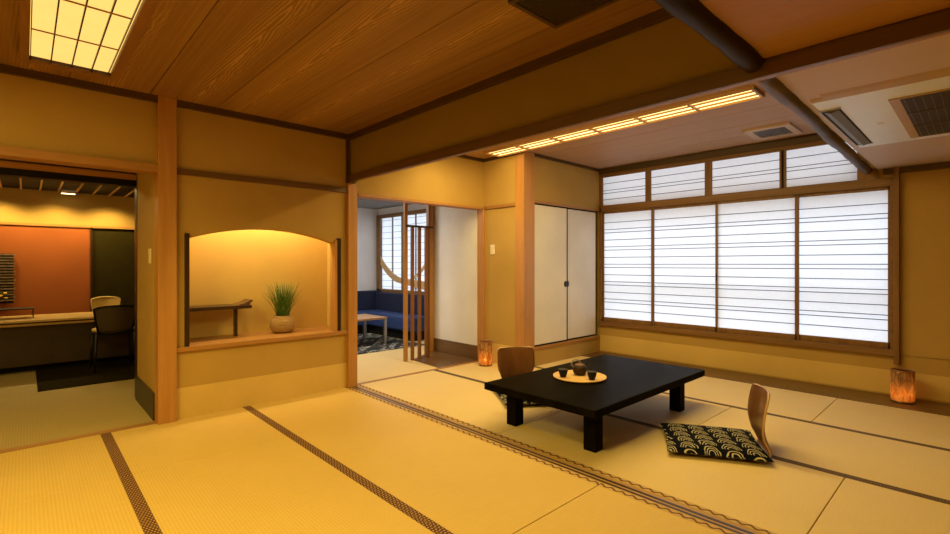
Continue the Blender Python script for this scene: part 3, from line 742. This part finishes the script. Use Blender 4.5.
# ------------------------------------------------------------------ legless chairs with cushions
def shell_mesh():
    prof = [(-.16,.004,.19),(.0,.004,.19),(.16,.004,.175),(.27,.005,.155),(.305,.012,.145),(.320,.033,.137),(.316,.070,.135),(.304,.112,.142),(.294,.155,.158),(.290,.192,.176),(.291,.234,.186),(.296,.280,.188),(.304,.327,.188),(.312,.364,.188),(.317,.386,.184),(.321,.397,.172),(.323,.403,.150)]
    mb = MB(); nu = 14; vs = []; fs = []
    for u, z, hw_ in prof:
        for i in range(nu+1):
            s_ = i/nu*2-1
            cur_ = .030*s_*s_ if z > .10 else .030*s_*s_*max(0,(z-.01)/.09)
            vs.append((u-cur_, hw_*s_, z))
    for j in range(len(prof)-1):
        for i in range(nu):
            a = j*(nu+1)+i; fs.append((a,a+1,a+nu+2,a+nu+1))
    mb.add(vs,fs,True); return mb
def cushion_mat():
    m, nt, b = new_mat('navy_wave_cloth')
    tc = N(nt,'ShaderNodeTexCoord'); sp = N(nt,'ShaderNodeSeparateXYZ'); nt.links.new(tc.outputs['Object'], sp.inputs[0])
    wob = noise(nt, tc.outputs['Object'], 14, 2)
    cw, chh = .128, .098
    # columns run along local y (away from the viewer); x across
    y = math_n(nt,'ADD', sp.outputs[1], 1.0); x = math_n(nt,'ADD', sp.outputs[0], math_n(nt,'MULTIPLY', math_n(nt,'SUBTRACT',wob,.5), .045))
    x = math_n(nt,'ADD', x, math_n(nt,'MULTIPLY', sp.outputs[1], .10))
    cx = math_n(nt,'DIVIDE', math_n(nt,'ADD', x, 1.02), cw); ci = math_n(nt,'FLOOR', cx)
    u = math_n(nt,'SUBTRACT', math_n(nt,'FRACT', cx), .5)
    ry = math_n(nt,'ADD', math_n(nt,'DIVIDE', y, chh), math_n(nt,'MULTIPLY', ci, .37))
    v = math_n(nt,'FRACT', ry)
    uu = math_n(nt,'DIVIDE', u, .47)
    def hills(vv):
        # nested arches whose legs sweep down and outward
        vs_ = math_n(nt,'DIVIDE', vv, 1.0)
        return math_n(nt,'SQRT', math_n(nt,'ADD', math_n(nt,'MULTIPLY', uu, uu), math_n(nt,'MULTIPLY', vs_, vs_)))
    d1 = hills(v)
    rings = math_n(nt,'GREATER_THAN', math_n(nt,'SINE', math_n(nt,'MULTIPLY', d1, 2*PI*4.0)), .42)
    inside = math_n(nt,'LESS_THAN', d1, .98)
    core = math_n(nt,'GREATER_THAN', d1, .2)
    k = math_n(nt,'MULTIPLY', math_n(nt,'MULTIPLY', rings, inside), core)
    # legs of the arch above, seen in the corners left free
    v2 = math_n(nt,'ADD', v, 1.0)
    leg = math_n(nt,'ADD', math_n(nt,'ABSOLUTE', uu), math_n(nt,'MULTIPLY', math_n(nt,'SUBTRACT',1,v), .15))
    lr = math_n(nt,'GREATER_THAN', math_n(nt,'SINE', math_n(nt,'MULTIPLY', leg, 2*PI*4.2)), .35)
    lm = math_n(nt,'MULTIPLY', math_n(nt,'MULTIPLY', lr, math_n(nt,'SUBTRACT', 1, inside)), math_n(nt,'LESS_THAN', math_n(nt,'ABSOLUTE', uu), .8))
    up = math_n(nt,'GREATER_THAN', sp.outputs[2], .004)
    k = math_n(nt,'MULTIPLY', k, up)
    nt.links.new(ramp(nt, k, [(0,(.004,.005,.011)),(1,(.45,.40,.24))]), b.inputs['Base Color'])
    b.inputs['Roughness'].default_value = .9; b.inputs['Specular IOR Level'].default_value = .05
    bump(nt, b, noise(nt, tc.outputs['Object'], 300, 2), .2, .0008)
    return m
CUSH = cushion_mat()
def cushion_mesh(w=.60, d=.57, h=.062):
    mb = MB(); n = 30; vs = []; fs = []
    for sgn in (1,-1):
        for j in range(n+1):
            for i in range(n+1):
                u = i/n*2-1; v = j/n*2-1
                # corners pulled out a little, sides slightly drawn in
                sx = w/2*u*(1-.035*(1-v*v)*abs(u)**3); sy = d/2*v*(1-.035*(1-u*u)*abs(v)**3)
                f_ = max(0,(1-u**4)*(1-v**4))**.42
                z = h/2*f_ if sgn > 0 else -h/2*.62*f_
                vs.append((sx,sy,z+.02))
    m1 = (n+1)**2
    for s_ in range(2):
        for j in range(n):
            for i in range(n):
                a = s_*m1+j*(n+1)+i; fs.append((a,a+1,a+n+2,a+n+1) if s_==0 else (a,a+n+1,a+n+2,a+1))
    ed = [i for i in range(n+1)]+[j*(n+1)+n for j in range(1,n+1)]+[n*(n+1)+i for i in range(n-1,-1,-1)]+[j*(n+1) for j in range(n-1,0,-1)]
    L = len(ed)
    for i in range(L):
        a,b_ = ed[i],ed[(i+1)%L]; fs.append((a,b_,b_+m1,a+m1))
    mb.add(vs,fs,True); return mb
CH = 'legless chairs at the low table'
# chair by the window side
A_R = math.atan2(-.865,.50)
zr = thing('floor_chair', 'bent plywood legless chair in full view, its back edge-on, on the open matting', 'chair', (3.365,1.262,0), A_R, CH)
sh = shell_mesh().build('seat_shell', PLY, zr, solid=.013)
sh.data.materials.append(PLYD); sh.modifiers['solid'].material_offset_rim = 1
A_L = math.atan2(.83,.55)
dup(zr, (3.35,2.92,0), A_L, 'bent plywood legless chair whose back shows beyond the low black table')
cu = cushion_mesh().build('floor_cushion', CUSH)
cu.location = (3.365,1.268,.014); cu.rotation_euler = (0,0,A_R)
tag(cu, 'navy cushion with cream wave arches, lying in full view beside the low black table', 'cushion', 'wave pattern cushions')
c2_ = cu.copy(); C.objects.link(c2_); c2_.location = (3.35,2.86,.014); c2_.rotation_euler = (0,0,A_L)
c2_['label'] = 'navy wave-patterned cushion mostly hidden beyond the low black table leg'

# ------------------------------------------------------------------ lanterns
def shade_mat():
    m = bpy.data.materials.new('amber_crackle_shade'); m.use_nodes = True; nt = m.node_tree; nt.nodes.clear()
    o = N(nt,'ShaderNodeOutputMaterial'); tr = N(nt,'ShaderNodeBsdfTranslucent'); df = N(nt,'ShaderNodeBsdfDiffuse'); tp = N(nt,'ShaderNodeBsdfTransparent')
    m1 = N(nt,'ShaderNodeMixShader'); m2 = N(nt,'ShaderNodeMixShader')
    v = objco(nt, (1,1,.28)); vo = N(nt,'ShaderNodeTexVoronoi'); vo.feature='DISTANCE_TO_EDGE'; vo.inputs['Scale'].default_value = 40
    nt.links.new(v, vo.inputs['Vector'])
    n = noise(nt, v, 26, 4)
    col = ramp(nt, n, [(.3,(.50,.27,.11)),(.55,(.74,.48,.24)),(.75,(.88,.68,.42))])
    nt.links.new(col, tr.inputs[0]); nt.links.new(col, df.inputs[0]); nt.links.new(col, tp.inputs[0])
    m1.inputs[0].default_value = .6; nt.links.new(df.outputs[0], m1.inputs[1]); nt.links.new(tr.outputs[0], m1.inputs[2])
    crack = math_n(nt,'MULTIPLY', math_n(nt,'LESS_THAN', vo.outputs[0], .10), .5)
    nt.links.new(crack, m2.inputs[0]); nt.links.new(m1.outputs[0], m2.inputs[1]); nt.links.new(tp.outputs[0], m2.inputs[2])
    nt.links.new(m2.outputs[0], o.inputs[0]); return m
SHADE = shade_mat()
FLAME = emit('candle_flame', (1,.62,.2), 14)
def lantern(label, loc, r, h):
    t = thing('floor_lantern', label, 'lantern', loc, 0, 'candle lanterns on the floor')
    MB().lathe([(r*.93,.012),(r,.016),(r,h-.004),(r*.985,h),(r*.93,h-.003),(r*.93,.012)],36).build('shade', SHADE, t)
    s = t.children[0]
    MB().lathe([(0,0),(r*.98,0),(r*.98,.014),(0,.014)],36).build('base', plain('lantern_base',(.10,.05,.02),.4), t)
    c = MB().lathe([(0,.0),(.022,.0),(.022,.03),(0,.03)],18,(0,0,.014)).build('candle', plain('wax',(.8,.7,.5),.5), t)
    MB().lathe([(0,0),(.010,.008),(.013,.020),(.008,.038),(0,.052)],14,(0,0,.048)).build('flame', FLAME, c)
    MB().lathe([(r*.9,h-.012),(r*1.01,h-.012),(r*1.01,h),(r*.9,h),(r*.9,h-.012)],36).build('top_ring', plain('lantern_ring',(.32,.13,.045),.5), t)
    L = bpy.data.lights.new('candle_light','POINT'); L.energy = .45; L.color = (1,.55,.2); L.shadow_soft_size = .02
    lo = bpy.data.objects.new('candle_light', L); C.objects.link(lo); lo.parent = t; lo.location = (0,0,.10)
lantern('amber candle lantern on the dark floorboard by the window end', (5.655,.508,.004), .082, .285)
lantern('amber candle lantern on the matting by the lounge door post', (4.055,4.14,0), .082, .295)

# ------------------------------------------------------------------ outside the paper windows
struct(box('exterior_eave', plain('eave_wood',(.35,.2,.1),.8), (6.05,6.9,-.5,4.4,2.62,2.68)), 'eave over the window', 'eave')
struct(box('exterior_beam', plain('outer_beam',(.45,.27,.13),.8), (6.02,6.20,-.2,4.2,1.90,2.06)), 'outer beam behind the paper screens', 'beam')
struct(box('exterior_rail', plain('outer_rail',(.35,.33,.32),.6), (6.10,6.16,-.2,4.2,.90,.98)), 'outer rail behind the paper screens', 'rail')
box('exterior_ground', plain('outside_gravel',(.5,.5,.48),.9), (6.03,14,-6,10,-.4,-.3)); struct(bpy.data.objects['exterior_ground'],'pale ground outside the windows','ground')

W = bpy.data.worlds.new('World'); S.world = W; W.use_nodes = True
bg = W.node_tree.nodes['Background']; bg.inputs[0].default_value = (.70,.84,1.0,1); bg.inputs[1].default_value = 3.45

def area(name, loc, sx, sy, e, col, rot=(0,0,0)):
    L = bpy.data.lights.new(name,'AREA'); L.shape='RECTANGLE'; L.size=sx; L.size_y=sy; L.energy=e; L.color=col
    o = bpy.data.objects.new(name,L); C.objects.link(o); o.location=loc; o.rotation_euler=rot; return o
def spot(name, loc, e, col, angle=2.4, blend=.8, rot=(0,0,0), soft=.06):
    L = bpy.data.lights.new(name,'SPOT'); L.energy=e; L.color=col; L.spot_size=angle; L.spot_blend=blend; L.shadow_soft_size=soft
    o = bpy.data.objects.new(name,L); C.objects.link(o); o.location=loc; o.rotation_euler=rot; return o
def point(name, loc, e, col, soft=.08):
    L = bpy.data.lights.new(name,'POINT'); L.energy=e; L.color=col; L.shadow_soft_size=soft
    o = bpy.data.objects.new(name,L); C.objects.link(o); o.location=loc; return o
WARM = (1,.75,.165)
# main room: unseen fill lights added behind and beside the viewpoint
area('main_fill_area', (-.95,2.4,H1-.06), .40, 2.4, 36, WARM)
spot('main_fill_spot', (-.55,2.3,H1-.03), 112, WARM, 2.75, .55, (0,0,0), .2)
spot('main_fill_spot', (.75,1.25,H1-.03), 100, WARM, 2.75, .55, (0,0,0), .2)
# window-side room: added fill light, out of sight close behind the beam
area('beam_fill_area', (3.30,2.6,H2-.08), .22, 2.8, 47, (1,.74,.27), (0,math.radians(-12),0))
spot('low_fill_spot', (4.2,-.9,HL-.02), 10, (1,.78,.45), 1.6)  # added fill for the window-side room, out of view, no fixture
# alcove lamp hidden behind the arch
area('alcove_light', (1.60,4.60,1.86), 1.2, .14, 11, (1,.78,.36))
# hall
for x in (-.25,.33,.90): spot('hall_downlight', (x,8.66,2.225), 46, (1,.72,.24), 2.3, .7)
point('hall_counter_light', (.2,6.3,2.15), 14, (1,.72,.26))
point('hall_passage_light', (-.9,4.9,2.2), 5, WARM)
# lounge ceiling light
area('lounge_light', (3.2,6.3,2.25), .6, .6, 28, (1,.93,.84))

# ------------------------------------------------------------------ camera
cam = bpy.data.cameras.new('Camera'); co = bpy.data.objects.new('Camera', cam); C.objects.link(co)
co.location = (0,0,1.22); co.rotation_euler = (PI/2,0,-.7534)
cam.sensor_width = 36; cam.lens = 480/950*36; cam.shift_y = -2.84/950; cam.clip_start = .02
S.camera = co
S.view_settings.view_transform = 'Standard'; S.view_settings.look = 'None'
S.view_settings.gamma = 1; S.view_settings.use_curve_mapping = False
S.view_settings.exposure = 0.45
S.cycles.use_denoising = True
S.cycles.max_bounces = 8; S.cycles.diffuse_bounces = 5; S.cycles.transparent_max_bounces = 8
S.cycles.caustics_reflective = False; S.cycles.caustics_refractive = False
S.cycles.sample_clamp_indirect = 4
